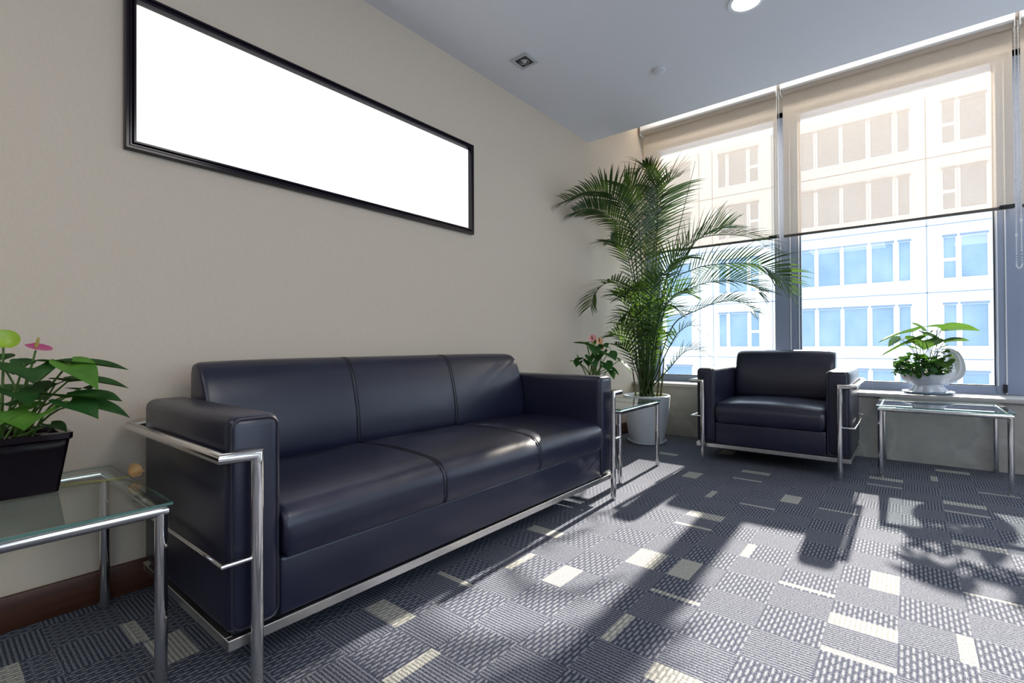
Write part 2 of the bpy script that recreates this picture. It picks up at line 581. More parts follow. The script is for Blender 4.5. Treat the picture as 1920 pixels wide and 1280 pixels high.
struct(MB().box(XL - .2, XL, YB - .2, 5.25, -.1, 3.5).build('wall_left', M['wall'], smooth=0))
mb = MB()
WY0, WY1, WZ0, WZ1 = -2.4, 3.4, .55, 2.55       # unseen side window right of the camera, added to let in sky fill
mb.box(XR, XR + .2, YB - .2, WY0, -.1, 3.5)
mb.box(XR, XR + .2, WY1, 5.25, -.1, 3.5)
mb.box(XR, XR + .2, WY0, WY1, -.1, WZ0)
mb.box(XR, XR + .2, WY0, WY1, WZ1, 3.5)
struct(mb.build('wall_right', M['plain_wall'], smooth=0))
w5 = bpy.data.objects.new('window_5', None)
COL.objects.link(w5)
struct(w5)
mb = MB()
for k in range(5):
    y = WY0 + (WY1 - WY0) * k / 4
    mb.box(XR + .05, XR + .12, y - .04, y + .04, WZ0, WZ1)
mb.box(XR + .05, XR + .12, WY0, WY1, WZ0, WZ0 + .06)
mb.box(XR + .05, XR + .12, WY0, WY1, WZ1 - .06, WZ1)
mb.build('window_frame', M['alu'], w5, smooth=0)
MB().box(XR + .08, XR + .086, WY0, WY1, WZ0, WZ1).build('window_pane', M['window_glass'], w5, smooth=0)
struct(MB().box(XL, XR, YB - .2, YB, -.1, 3.5).build('wall_back', M['plain_wall'], smooth=0))
mb = MB().box(XL, XR, YS, 5.25, -.1, .485, mi=0)
mb.box(XL, XR, YF, 5.25, 3.0, 3.5, mi=1)
struct(mb.build('wall_far', [M['stone'], M['plain_wall']], smooth=0))
mb = MB().box(XL, XR, YB, YC, ZC, 3.5)
mb.box(XL, XR, YC, YF, 3.36, 3.5)
struct(mb.build('ceiling', M['ceiling'], smooth=0))
struct(MB().box(XL, XR, YS - .03, YF + .02, .483, .513, r=.004).build('trim_1', M['sill'], smooth=30))
struct(MB().box(XL, XL + .02, YB, YS, 0, .112, r=.005).build('baseboard_left', M['wood'], smooth=30))

# ------------------------------------------------------------------ windows
GZ0, GZ1, GY = .579, 2.985, 5.115


def window(idx, ma, g0, g1, mb_, sash=False):
    """ma..g0 left member, g0..g1 pane, g1..mb_ right member"""
    w = bpy.data.objects.new('window_%d' % idx, None)
    COL.objects.link(w)
    w.location = ((g0 + g1) / 2, YF, .513)
    struct(w)
    ox, oy, oz = w.location
    f = MB()

    def bx(x0, x1, y0, y1, z0, z1, mi=0):
        f.box(x0 - ox, x1 - ox, y0 - oy, y1 - oy, z0 - oz, z1 - oz, r=.003, seg=1, mi=mi)
    if ma < g0:
        bx(ma, g0, YF, 5.2, .513, 3.05)
        n = 4
        for k in range(1, n):
            x = ma + (g0 - ma) * k / n
            bx(x - .002, x + .002, YF - .003, YF + .01, .52, 3.0)
    bx(g1, mb_, YF, 5.2, .513, 3.05)
    bx(g0, g1, YF, 5.2, .513, GZ0 - .006)
    bx(g0, g1, YF, 5.2, GZ1 + .006, 3.05)
    bx(g0 - .004, g1 + .004, YF + .012, YF + .03, GZ0 - .008, GZ0, mi=1)
    o = f.build('window_frame', [M['alu'], M['alu_light']], w, smooth=30)
    s = MB()

    def gx(x0, x1, y0, y1, z0, z1, mi=0):
        s.box(x0 - ox, x1 - ox, y0 - oy, y1 - oy, z0 - oz, z1 - oz, mi=mi)
    gx(g0 - .001, g0 + .007, YF + .006, GY, GZ0, GZ1)
    gx(g1 - .007, g1 + .001, YF + .006, GY, GZ0, GZ1)
    gx(g0, g1, YF + .01, GY, GZ0 - .002, GZ0 + .004)
    s.build('gasket', M['gasket'], w, smooth=0)
    if sash:
        b = MB()
        for x in (g0 - .012, g1 + .006):
            b.box(x - ox, x + .008 - ox, -.006, .01, GZ0 - oz, GZ1 - oz)
        for x in (g0 - .078, g1 + .052):
            b.box(x - ox, x + .007 - ox, -.008, .005, .52 - oz, 3.0 - oz)
        b.build('sash_bead', M['alu_light'], w, smooth=0)
        h = MB()
        for z in (.548, .572):
            h.tube([(g1 + .045 - ox, -.02, z - oz - .01), (g1 + .045 - ox, -.02, z - oz + .01)], .010, 10)
        h.box(g1 + .035 - ox, g1 + .058 - ox, -.016, .004, .530 - oz, .59 - oz)
        h.build('hinge', M['gasket'], w)
    p = MB().box(g0 - ox, g1 - ox, GY - oy, GY + .006 - oy, GZ0 - oz, GZ1 - oz)
    p.build('window_pane', M['window_glass'], w, smooth=0)


window(1, XL, -2.085, -.95, -.828)
window(2, -.828, -.752, .512, .70, sash=True)
window(3, .70, .72, 1.86, 2.06)
window(4, 2.06, 2.08, 3.42, XR)

# ------------------------------------------------------------------ roller blinds
BY = 4.95


def blind(x0, x1, label, chain_x=None):
    b = thing('roller_blind', label, 'blind', ((x0 + x1) / 2, BY, 1.865), 'roller blinds in the window')
    h = (x1 - x0) / 2
    zr = 3.188 - 1.865
    r = MB().tube([(-h - .002, 0, zr), (h + .002, 0, zr)], .036, 24)
    r.build('roller', M['roller'], b)
    k = MB().box(-h - .002, h + .002, -.060, .06, zr - .012, zr + .115, r=.010, seg=4)
    k.build('head_rail', M['white_plastic'], b)
    for s in (-1, 1):
        MB().box(s * (h + .0055) - .003, s * (h + .0055) + .003, -.042, .04, zr - .045, zr + .13, r=.002).build('bracket', M['white_plastic'], b)
    n = 24
    fb = MB()
    vs = []
    for i in range(n + 1):
        x = -h + 2 * h * i / n
        for z in (.02, zr):
            vs.append((x, .034, z))
    fb.add(vs, [(2 * i, 2 * i + 2, 2 * i + 3, 2 * i + 1) for i in range(n)])
    fb.build('blind_cloth', M['blind'], b, smooth=0)
    MB().box(-h, h, .022, .046, 0, .022, r=.004).build('bottom_bar', M['bar'], b)
    e = MB().box(h - .075, h + .003, .016, .05, .002, .030, r=.003)
    e.build('end_clip', M['black_plastic'], b)
    if chain_x is not None:
        cx = chain_x - (x0 + x1) / 2
        ch = MB()
        pts = []
        z0 = 1.425 - 1.865
        w = .014
        z = zr
        while z > z0 + .10:
            pts.append((cx - .008 - .003 * (zr - z), -.03, z))
            z -= .0115
        lo = [(cx - .012, -.03, z0 + .10), (cx - w, -.03, z0 + .04), (cx - w * .8, -.03, z0 + .012), (cx, -.03, z0), (cx + w * .8, -.03, z0 + .012), (cx + w, -.03, z0 + .04), (cx + .013, -.03, z0 + .12)]
        pts += [tuple(p) for p in spline(lo, 24)]
        z = z0 + .13
        while z < zr:
            pts.append((cx + .012 - .003 * z, -.03, z))
            z += .0115
        for p in pts:
            ch.sphere(p, .0040, 6, 4)
        cho = ch.build('bead_chain', M['white_plastic'], b, smooth=60)
        for dx, dz in ((-.012, .235), (.012, .335)):
            MB().box(cx + dx - .005, cx + dx + .005, -.037, -.023, z0 + dz - .014, z0 + dz + .014, r=.003).build('chain_connector', M['white_plastic'], cho)
    return b


blind(-2.20, -.906, 'half-lowered beige roller blind behind the palm, nearest the beige wall', -.890)
blind(-.861, .605, 'half-lowered beige roller blind above the shell planter, the widest one in view', .619)
blind(.645, 1.95, 'beige roller blind right of the hanging bead loop, only its edge in the photo', None)

# ------------------------------------------------------------------ picture on the left wall


def picture():
    t = thing('picture_frame', 'long blank white panel in a black lacquered frame on the beige wall above the sofa', 'picture', (XL, 1.425, 1.94))
    y0, y1, z0, z1 = .483 - 1.425, 2.327 - 1.425, 1.630 - 1.94, 2.221 - 1.94
    prof = [(0, 0), (0, .022), (.004, .030), (.014, .030), (.020, .024), (.026, .024), (.032, .033), (.040, .033), (.044, .024), (.044, .010)]
    mb = MB()
    vs = []
    for u, h in prof:
        u *= .8
        vs += [(h, y0 + u, z0 + u), (h, y1 - u, z0 + u), (h, y1 - u, z1 - u), (h, y0 + u, z1 - u)]
    fs = []
    for i in range(len(prof) - 1):
        for j in range(4):
            j2 = (j + 1) % 4
            fs.append((i * 4 + j, i * 4 + j2, i * 4 + 4 + j2, i * 4 + 4 + j))
    mb.add(vs, fs)
    mb.build('frame', M['frame_wood'], t, smooth=25)
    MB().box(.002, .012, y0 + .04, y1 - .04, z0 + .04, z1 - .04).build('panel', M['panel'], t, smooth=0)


picture()

# ------------------------------------------------------------------ ceiling fittings
t = thing('recessed_downlight', 'round lit downlight in the grey ceiling, cut by the top edge', 'ceiling light', (-.655, 2.815, ZC))
MB().lathe([(.070, -.001), (.072, -.007), (.090, -.006), (.095, 0.0)], n=40).build('trim_ring', M['white_plastic'], t)
MB().lathe([(0, -.006), (.050, -.006), (.071, -.003)], n=40).build('diffuser', M['lamp'], t)
t = thing('recessed_spotlight', 'small square recessed spotlight with black inset in the ceiling', 'ceiling light', (-1.912, 2.492, ZC))
a = .066
mb = MB()
prof = [(0, 0), (.0, -.006), (.018, -.006), (.020, -.002)]
vs = []
for u, h in prof:
    vs += [(-a + u, -a + u, h), (a - u, -a + u, h), (a - u, a - u, h), (-a + u, a - u, h)]
mb.add(vs, [(i * 4 + j, i * 4 + (j + 1) % 4, i * 4 + 4 + (j + 1) % 4, i * 4 + 4 + j) for i in range(3) for j in range(4)])
mb.build('bezel', M['lamp_metal'], t, smooth=20)
MB().box(-.0475, .0475, -.0475, .0475, -.003, -.0005).build('inset', M['black_plastic'], t, smooth=0)
MB().lathe([(.0275, -.0032), (.0275, -.008), (.0300, -.008), (.0300, -.0032)], n=28).build('lamp_ring', M['lamp_metal'], t)
mb = MB().lathe([(0, -.0045), (.008, -.0055), (.013, -.0045), (.018, -.007), (.020, -.003)], n=28)
mb.build('bulb', M['reflector'], t)
o = MB().lathe([(.041, 0), (.041, -.010), (.038, -.012), (0, -.012)], n=36).build('sprinkler_cover', M['cap'], None, (-1.28, 3.152, ZC))
tag(o, 'plain round flat cap on the ceiling near the blinds', 'ceiling cap')

# ================================================================== leather seats



def profile_seat(crown):
    pts = [(-.006, .306), (-.016, .33), (-.016, .385), (-.010, .415), (.008, .437), (.035, .450), (.09, .458), (.2, .464), (.32, .466), (.45, .462), (.56, .455), (.60, .44), (.60, .306)]
    return [(d, z + (crown * max(0, (z - .42) / .04) * (0 if d < 0 else 1) if z > .42 else 0)) for d, z in pts]


def profile_back():
    return [(.60, .40), (.556, .44), (.548, .50), (.556, .60), (.578, .70), (.602, .77), (.628, .815), (.655, .835), (.69, .842), (.722, .836), (.735, .81), (.737, .6), (.737, .40)]


def pad(name, w0, w1, prof_fn, parent, off, ends=(1, 1), inset=.010, soft=.03):
    """upholstered section swept along the width, gathered a little at its seams"""
    secs = []
    N = 14
    ws = []
    for i in range(5):
        ws.append((w0 + soft * (1 - math.cos(i / 4 * PI / 2)), 1 - math.sin(i / 4 * PI / 2)))
    for i in range(1, N):
        ws.append((w0 + soft + (w1 - w0 - 2 * soft) * i / N, 0))
    for i in range(5):
        ws.append((w1 - soft * (1 - math.cos((4 - i) / 4 * PI / 2)), 1 - math.sin((4 - i) / 4 * PI / 2)))
    for w, k in ws:
        left = w < (w0 + w1) / 2
        s = inset * k * (ends[0] if left else ends[1])
        pr = prof_fn(w)
        cd = sum(p[0] for p in pr) / len(pr)
        cz = sum(p[1] for p in pr) / len(pr)
        hd = max(p[0] for p in pr) - min(p[0] for p in pr)
        hz = max(p[1] for p in pr) - min(p[1] for p in pr)
        secs.append([(w + off[0], cd + (d - cd) * (1 - 2 * s / hd) + off[1], cz + (z - cz) * (1 - 2 * s / hz)) for d, z in pr])
    return MB().loft(secs).build(name, M['leather'], parent, smooth=50)


def leather_seat(name, label, cat, W, n, loc, rz):
    t = thing(name, label, cat, loc, None, rz)
    D = .74
    off = (-W / 2, -D / 2)
    aw = .14

    def at(w, d, z):
        return (w + off[0], d + off[1], z)
    for s in (0, 1):
        w0 = 0 if s == 0 else W - aw
        a = MB().box(w0 + off[0], w0 + aw + off[0], off[1], D + off[1], .138, .716, r=.030, seg=4).build('armrest', M['leather'], t, smooth=50)
        r, i = .026, .010
        x0, x1, z0, z1 = w0 + i, w0 + aw - i, .150, .706
        loop = []
        for cx, cz, a0 in ((x1 - r, z1 - r, 0), (x0 + r, z1 - r, 90), (x0 + r, z0 + r, 180), (x1 - r, z0 + r, 270)):
            for k in range(7):
                an = math.radians(a0 + 15 * k)
                loop.append(at(cx + r * math.cos(an), .0065, cz + r * math.sin(an)))
        MB().tube(loop, .0042, 6, closed=True).build('piping', M['stitch'], a)
    iw = W - 2 * aw
    MB().box(aw - .004 + off[0], W - aw + .004 + off[0], .004 + off[1], .70 + off[1], .139, .306, r=.012, seg=3).build('base_panel', M['leather'], t, smooth=50)

    def seat_prof(w):
        u = (w - aw) / iw * 2 - 1
        return profile_seat((.020 if n == 1 else .012) * (1 - u * u))

    def back_prof(w):
        u = (w - aw) / iw * 2 - 1
        k = .007 * (1 - abs(u) ** 6)
        return [(d, z + (k if z > .7 else 0)) for d, z in profile_back()]
    sw = iw / n
    for k in range(n):
        w0, w1 = aw + k * sw, aw + (k + 1) * sw
        e = (2.0 if k == 0 else .45, 2.0 if k == n - 1 else .45)
        pad('seat_cushion', w0, w1, seat_prof, t, off, e, soft=.022 if n > 1 else .04)
        pad('back_cushion', w0, w1, back_prof, t, off, (2.2 if k == 0 else .45, 2.2 if k == n - 1 else .45), soft=.022 if n > 1 else .04)
    # welted seams between the sections
    for k in range(1, n):
        w = aw + k * sw
        for nm, pr in (('seat_seam', seat_prof(w)), ('back_seam', back_prof(w))):
            mb = MB()
            for dw in (-.007, .007):
                cd = sum(p[0] for p in pr) / len(pr)
                cz = sum(p[1] for p in pr) / len(pr)
                line = [at(w + dw, cd + (d - cd) * .992, cz + (z - cz) * .988) for d, z in pr[:-2]]
                mb.tube(spline(line, 40), .0032, 6)
            mb.build(nm, M['stitch'], t)
    # chrome
    mb = MB()
    for x0, x1, y0, y1 in ((-.002, W + .002, -.004, .018), (-.002, W + .002, D - .018, D + .002), (-.002, .018, .018, D - .018), (W - .018, W + .002, .018, D - .018)):
        mb.box(x0 + off[0], x1 + off[0], y0 + off[1], y1 + off[1], .110, .138, r=.0015, seg=1)
    mb.build('base_rail', M['brushed'], t, smooth=25)
    for s in (0, 1):
        m_ = (lambda w: w) if s == 0 else (lambda w: W - w)
        wl, wo = .057, -.026
        fd, bd = -.034, .795
        for d in (fd, bd):
            MB().tube([at(m_(wl), d, 0.0), at(m_(wl), d, .585)], .0155, 18).build('leg', M['chrome'], t)
        MB().tube([at(m_(wl), fd, .585), at(m_(wl), fd, .617), at(m_(wo), fd, .617), at(m_(wo), bd, .617), at(m_(wl), bd, .617), at(m_(wl), bd, .585)], .0155, 18).build('arm_rail', M['chrome'], t)
        MB().tube([at(m_(wl), fd, .347), at(m_(wo), fd, .347), at(m_(wo), bd, .347), at(m_(wl), bd, .347)], .006, 10).build('side_rod', M['chrome'], t)
    return t


leather_seat('sofa', 'long black leather sofa for three with a chrome tube frame, under the blank picture', 'sofa', 2.115, 3,
             (-1.37 - .37, .515 + 2.115 / 2, 0), PI / 2)
leather_seat('armchair', 'black leather armchair for one with a chrome tube frame, in front of the window', 'armchair', .994, 1,
             (-.789, 3.87 + .37, 0), 0)

# ------------------------------------------------------------------ glass tables
TG = 'glass-topped chrome side tables'


def side_table(label, x0, x1, y0, y1):
    cx, cy = (x0 + x1) / 2, (y0 + y1) / 2
    t = thing('side_table', label, 'table', (cx, cy, 0), TG)
    a, b = (x1 - x0) / 2, (y1 - y0) / 2
    for sx, sy in ((-1, -1), (1, -1), (1, 1), (-1, 1)):
        MB().tube([(sx * a, sy * b, 0), (sx * a, sy * b, .455)], .0148, 18).build('leg', M['chrome'], t)
    loop = [(-a, -b, .4615), (a, -b, .4615), (a, b, .4615), (-a, b, .4615)]
    MB().tube(loop, .0148, 16, closed=True).build('top_rail', M['chrome'], t)
    o = .022
    g = MB().box(-a - o, a + o, -b - o, b + o, .477, .486, r=.0012, seg=1, mi=0)
    # green-tinted polished edge
    go = g.build('glass_top', [M['table_glass'], M['glass_edge']], t, smooth=0)
    for p in go.data.polygons:
        if abs(p.normal.z) < .5:
            p.material_index = 1
    return t


side_table('glass side table with chrome legs left of the sofa, under the square dark pot', -2.165, -1.555, -.192, .418)
side_table('glass side table with chrome legs between the sofa arm and the palm planter', -2.06, -1.45, 2.88, 3.49)
side_table('glass side table with chrome legs under the sill, right of the armchair', -.144, .469, 4.076, 4.715)

# ================================================================== plants

HEART = [(0, .50), (.08, .86), (.18, 1.0), (.30, .98), (.45, .84), (.60, .63), (.75, .39), (.88, .18), (.95, .08), (1.0, .01)]


def leaf(mb, base, tip, width, face='m', mi=0, heart=True, rnd=random, curl=None):
    """one heart or lance shaped blade with a folded midrib, drooping to its tip"""
    B, T = Vector(base), Vector(tip)
    d = T - B
    L = d.length
    d.normalize()
    view = Vector((0, 0, .9)) - (B + T) / 2
    view.normalize()
    up = Vector((0, 0, 1))
    w = {'u': .75, 'm': 1.1, 'c': 2.0}[face]
    nrm = up * 1.0 + view * w + Vector((rnd.uniform(-.2, .2), rnd.uniform(-.2, .2), 0))
    nrm = (nrm - d * nrm.dot(d)).normalized()
    side = d.cross(nrm).normalized()
    nu, nv = 16, 6
    curl = rnd.uniform(.05, .16) if curl is None else curl
    vs = []
    for i in range(nu + 1):
        t = i / nu
        if heart:
            hw = 0
            for k in range(len(HEART) - 1):
                if HEART[k][0] <= t <= HEART[k + 1][0] + 1e-9:
                    q = (t - HEART[k][0]) / (HEART[k + 1][0] - HEART[k][0])
                    hw = HEART[k][1] + (HEART[k + 1][1] - HEART[k][1]) * q
        else:
            hw = math.sin(PI * (t * .97 + .015)) ** .8
        hw *= width * .5
        for j in range(nv + 1):
            v = j / nv * 2 - 1
            back = (-.22 * L * abs(v) ** 1.3 * (1 - t) ** 2.2) if heart else 0
            p = B + d * (t * L + back) + side * (hw * v)
            p += nrm * (abs(v) * hw * .32 - curl * L * (t - .45) ** 2 * 1.2 + .06 * hw * math.sin(5 * t + 3 * v))
            vs.append(p)
    fs = []
    for i in range(nu):
        for j in range(nv):
            a = i * (nv + 1) + j
            fs.append((a, a + 1, a + nv + 2, a + nv + 1))
    mb.add(vs, fs, mi)


def petiole(mb, a, b, r=.0028, sag=.15, n=8):
    A, Bv = Vector(a), Vector(b)
    mid = (A + Bv) / 2 + Vector((0, 0, 1)) * (Bv - A).length * sag
    pts = spline([A, mid, Bv], n)
    mb.tube(pts, [r * (1.15 - .35 * i / (n - 1)) for i in range(n)], 6)


def sub(p, o):
    return tuple(a - b for a, b in zip(p, o))


def leaves_from(table, org, mats, bright=(), seed=1, roots=None, spread=.03, r=.0028):
    rnd = random.Random(seed)
    lv, st = MB(), MB()
    for i, (b, tp, w, k) in enumerate(table):
        leaf(lv, sub(b, org), sub(tp, org), w, k, 1 if i in bright else 0, True, rnd)
        rt = Vector(roots) + Vector((rnd.uniform(-spread, spread), rnd.uniform(-spread, spread), 0))
        petiole(st, rt, sub(b, org), r, rnd.uniform(.02, .14))
    return lv, st


def spathe(mb, c, n, size, elong, mi=0, cup=.25, up=(0, 0, 1)):
    """open heart bract: c attach point, n its face direction"""
    n = Vector(n).normalized()
    a = Vector(up) - n * Vector(up).dot(n)
    a.normalize()
    b = n.cross(a)
    vs, fs = [], []
    R, K = 6, 20
    vs.append(Vector(c))
    for i in range(1, R + 1):
        q = i / R
        for j in range(K):
            an = 2 * PI * j / K
            rr = q * size * (1 + .18 * math.cos(an)) * (.82 if abs(an - PI) < .35 else 1)
            p = Vector(c) + a * (rr * math.cos(an) * elong + size * .45 * q * 0) + b * (rr * math.sin(an)) + n * (cup * size * q * q)
            vs.append(p)
    for j in range(K):
        fs.append((0, 1 + j, 1 + (j + 1) % K))
    for i in range(R - 1):
        for j in range(K):
            j2 = (j + 1) % K
            fs.append((1 + i * K + j, 1 + (i + 1) * K + j, 1 + (i + 1) * K + j2, 1 + i * K + j2))
    mb.add(vs, fs, mi)


FRONDS = [
 ([(-1.899, 4.258, 0.632), (-1.89, 4.128, 1.507), (-1.876, 3.942, 1.954), (-1.912, 3.717, 2.151), (-1.995, 3.521, 2.157), (-2.118, 3.293, 2.054)],0.26,0.35),
 ([(-1.922, 4.24, 0.632), (-1.903, 4.119, 1.411), (-1.928, 3.965, 1.872), (-2.007, 3.77, 2.025), (-2.07, 3.59, 2.049), (-2.116, 3.425, 1.991)],0.20,0.40),
 ([(-1.865, 4.287, 0.632), (-1.81, 4.258, 1.514), (-1.743, 4.242, 2.086), (-1.746, 4.172, 2.359), (-1.791, 4.07, 2.465), (-1.85, 3.958, 2.392)],0.20,0.45),
 ([(-1.846, 4.302, 0.632), (-1.808, 4.325, 1.422), (-1.788, 4.336, 1.915), (-1.762, 4.354, 2.211), (-1.707, 4.397, 2.399), (-1.618, 4.469, 2.457)],0.32,0.30),
 ([(-1.884, 4.271, 0.632), (-1.875, 4.206, 1.416), (-1.869, 4.142, 1.845), (-1.881, 4.13, 2.087), (-1.895, 4.052, 2.255), (-1.932, 3.958, 2.32)],0.30,0.30),
 ([(-1.806, 4.27, 0.634), (-1.724, 4.266, 1.313), (-1.579, 4.251, 1.681), (-1.407, 4.325, 1.82), (-1.211, 4.419, 1.844), (-1.008, 4.456, 1.794), (-0.893, 4.486, 1.693)],0.33,0.40),
 ([(-1.806, 4.27, 0.634), (-1.674, 4.241, 1.38), (-1.445, 4.296, 1.554), (-1.199, 4.367, 1.587), (-0.963, 4.43, 1.56), (-0.809, 4.492, 1.446), (-0.733, 4.491, 1.317)],0.25,0.35),
 ([(-1.797, 4.213, 0.638), (-1.648, 4.199, 1.247), (-1.43, 4.246, 1.394), (-1.221, 4.287, 1.435), (-1.051, 4.361, 1.41), (-0.94, 4.387, 1.333)],0.29,0.40),
 ([(-1.775, 4.231, 0.637), (-1.606, 4.235, 1.067), (-1.396, 4.276, 1.2), (-1.222, 4.287, 1.255), (-1.087, 4.333, 1.25), (-0.986, 4.352, 1.166)],0.20,0.40),
 ([(-1.882, 4.208, 0.635), (-1.872, 4.082, 1.166), (-1.917, 3.914, 1.394), (-1.978, 3.736, 1.429), (-2.035, 3.625, 1.342), (-2.046, 3.554, 1.217)],0.19,0.40),
 ([(-1.915, 4.246, 0.632), (-1.919, 4.173, 1.124), (-1.924, 4.101, 1.508), (-1.952, 4.011, 1.74), (-2.002, 3.905, 1.816), (-2.027, 3.756, 1.749)],0.21,0.30),
 ([(-1.901, 4.193, 0.586), (-1.915, 4.115, 0.832), (-1.914, 3.985, 1.013), (-1.938, 3.9, 1.086), (-1.963, 3.817, 1.011)],0.13,0.40),
 ([(-1.767, 4.237, 0.613), (-1.652, 4.2, 0.832), (-1.534, 4.166, 0.999), (-1.423, 4.191, 1.061), (-1.316, 4.214, 0.959)],0.17,0.35),
 ([(-1.74, 4.195, 0.569), (-1.616, 4.166, 0.692), (-1.506, 4.189, 0.823), (-1.411, 4.203, 0.855), (-1.31, 4.22, 0.797)],0.17,0.30),
 ([(-1.888, 4.14, 0.566), (-1.873, 4.021, 0.692), (-1.864, 3.898, 0.826), (-1.891, 3.812, 0.882), (-1.917, 3.726, 0.9)],0.11,0.30),
 ([(-1.823, 4.191, 0.638), (-1.737, 4.128, 1.115), (-1.644, 4.071, 1.433), (-1.526, 4.036, 1.599), (-1.393, 4.015, 1.626)],0.22,0.35),
 ([(-1.814, 4.135, 0.641), (-1.733, 4.003, 1.064), (-1.669, 3.924, 1.33), (-1.579, 3.866, 1.451), (-1.473, 3.824, 1.454)],0.20,0.40),
 ([(-1.829, 4.123, 0.617), (-1.777, 3.968, 1.019), (-1.753, 3.856, 1.286), (-1.75, 3.728, 1.365), (-1.776, 3.643, 1.324)],0.19,0.40),
 ([(-1.81, 4.267, 0.61), (-1.741, 4.254, 1.023), (-1.687, 4.296, 1.265), (-1.574, 4.322, 1.365), (-1.464, 4.347, 1.34)],0.20,0.35),
 ([(-1.861, 4.29, 0.607), (-1.872, 4.276, 1.126), (-1.88, 4.328, 1.628), (-1.846, 4.353, 1.977), (-1.791, 4.396, 2.126)],0.20,0.30),
 ([(-1.771, 4.105, 0.62), (-1.678, 3.984, 0.926), (-1.595, 3.921, 1.147), (-1.494, 3.873, 1.218), (-1.403, 3.884, 1.163)],0.17,0.40),
 ([(-1.808, 4.075, 0.62), (-1.792, 3.956, 0.927), (-1.782, 3.833, 1.106), (-1.808, 3.747, 1.157), (-1.841, 3.657, 1.102)],0.15,0.40),
 ([(-1.823, 4.321, 0.631), (-1.724, 4.394, 1.322), (-1.55, 4.467, 1.756), (-1.381, 4.538, 1.91), (-1.203, 4.554, 1.942)],0.29,0.30),
]
SPEARS= [[(-1.755, 4.242, 1.12), (-1.607, 4.291, 1.776), (-1.439, 4.356, 2.52)], [(-1.667, 4.247, 1.308), (-1.406, 4.325, 1.871), (-1.194, 4.43, 2.139)]]
CANES = [
 ((-1.964, 4.234, 0.423),(-1.954, 4.149, 0.684)),
 ((-1.933, 4.259, 0.413),(-1.889, 4.198, 1.123)),
 ((-1.902, 4.284, 0.413),(-1.844, 4.235, 1.074)),
 ((-1.875, 4.306, 0.407),(-1.838, 4.237, 1.318)),
 ((-1.848, 4.328, 0.412),(-1.798, 4.272, 1.123)),
 ((-1.81, 4.359, 0.422),(-1.747, 4.315, 0.927)),
 ((-1.786, 4.378, 0.427),(-1.729, 4.331, 0.78)),
]
LEFT_LEAVES=[
 ((-1.84, 0.257, 0.857),(-1.69, 0.379, 0.843),0.062,'u'),
 ((-1.874, 0.281, 0.806),(-1.765, 0.396, 0.788),0.060,'u'),
 ((-1.747, 0.256, 0.768),(-1.605, 0.346, 0.762),0.075,'m'),
 ((-1.785, 0.303, 0.744),(-1.688, 0.382, 0.706),0.045,'u'),
 ((-1.688, 0.253, 0.76),(-1.577, 0.292, 0.725),0.050,'u'),
 ((-1.767, 0.265, 0.858),(-1.628, 0.301, 0.797),0.050,'m'),
 ((-1.821, 0.195, 0.848),(-1.704, 0.188, 0.816),0.075,'c'),
 ((-1.822, 0.246, 0.802),(-1.774, 0.208, 0.779),0.050,'m'),
 ((-1.719, 0.202, 0.733),(-1.667, 0.168, 0.701),0.085,'c'),
 ((-1.79, 0.145, 0.739),(-1.718, 0.125, 0.71),0.085,'c'),
 ((-1.798, 0.163, 0.787),(-1.682, 0.18, 0.76),0.060,'m'),
 ((-1.962, 0.158, 0.846),(-1.855, 0.168, 0.833),0.060,'c'),
 ((-1.972, 0.149, 0.866),(-2.009, 0.171, 0.885),0.040,'m'),
 ((-2.017, 0.191, 0.771),(-2.06, 0.208, 0.791),0.060,'c'),
 ((-1.9, 0.21, 0.754),(-1.96, 0.212, 0.777),0.045,'c'),
 ((-1.836, 0.236, 0.689),(-1.772, 0.262, 0.673),0.028,'m'),
 ((-1.89, 0.191, 0.855),(-1.964, 0.182, 0.873),0.030,'m'),
 ((-1.824, 0.297, 0.782),(-1.878, 0.33, 0.777),0.045,'m'),
 ((-1.878, 0.15, 0.752),(-1.776, 0.156, 0.752),0.050,'m'),
 ((-1.849, 0.174, 0.699),(-1.915, 0.172, 0.728),0.050,'m'),
]
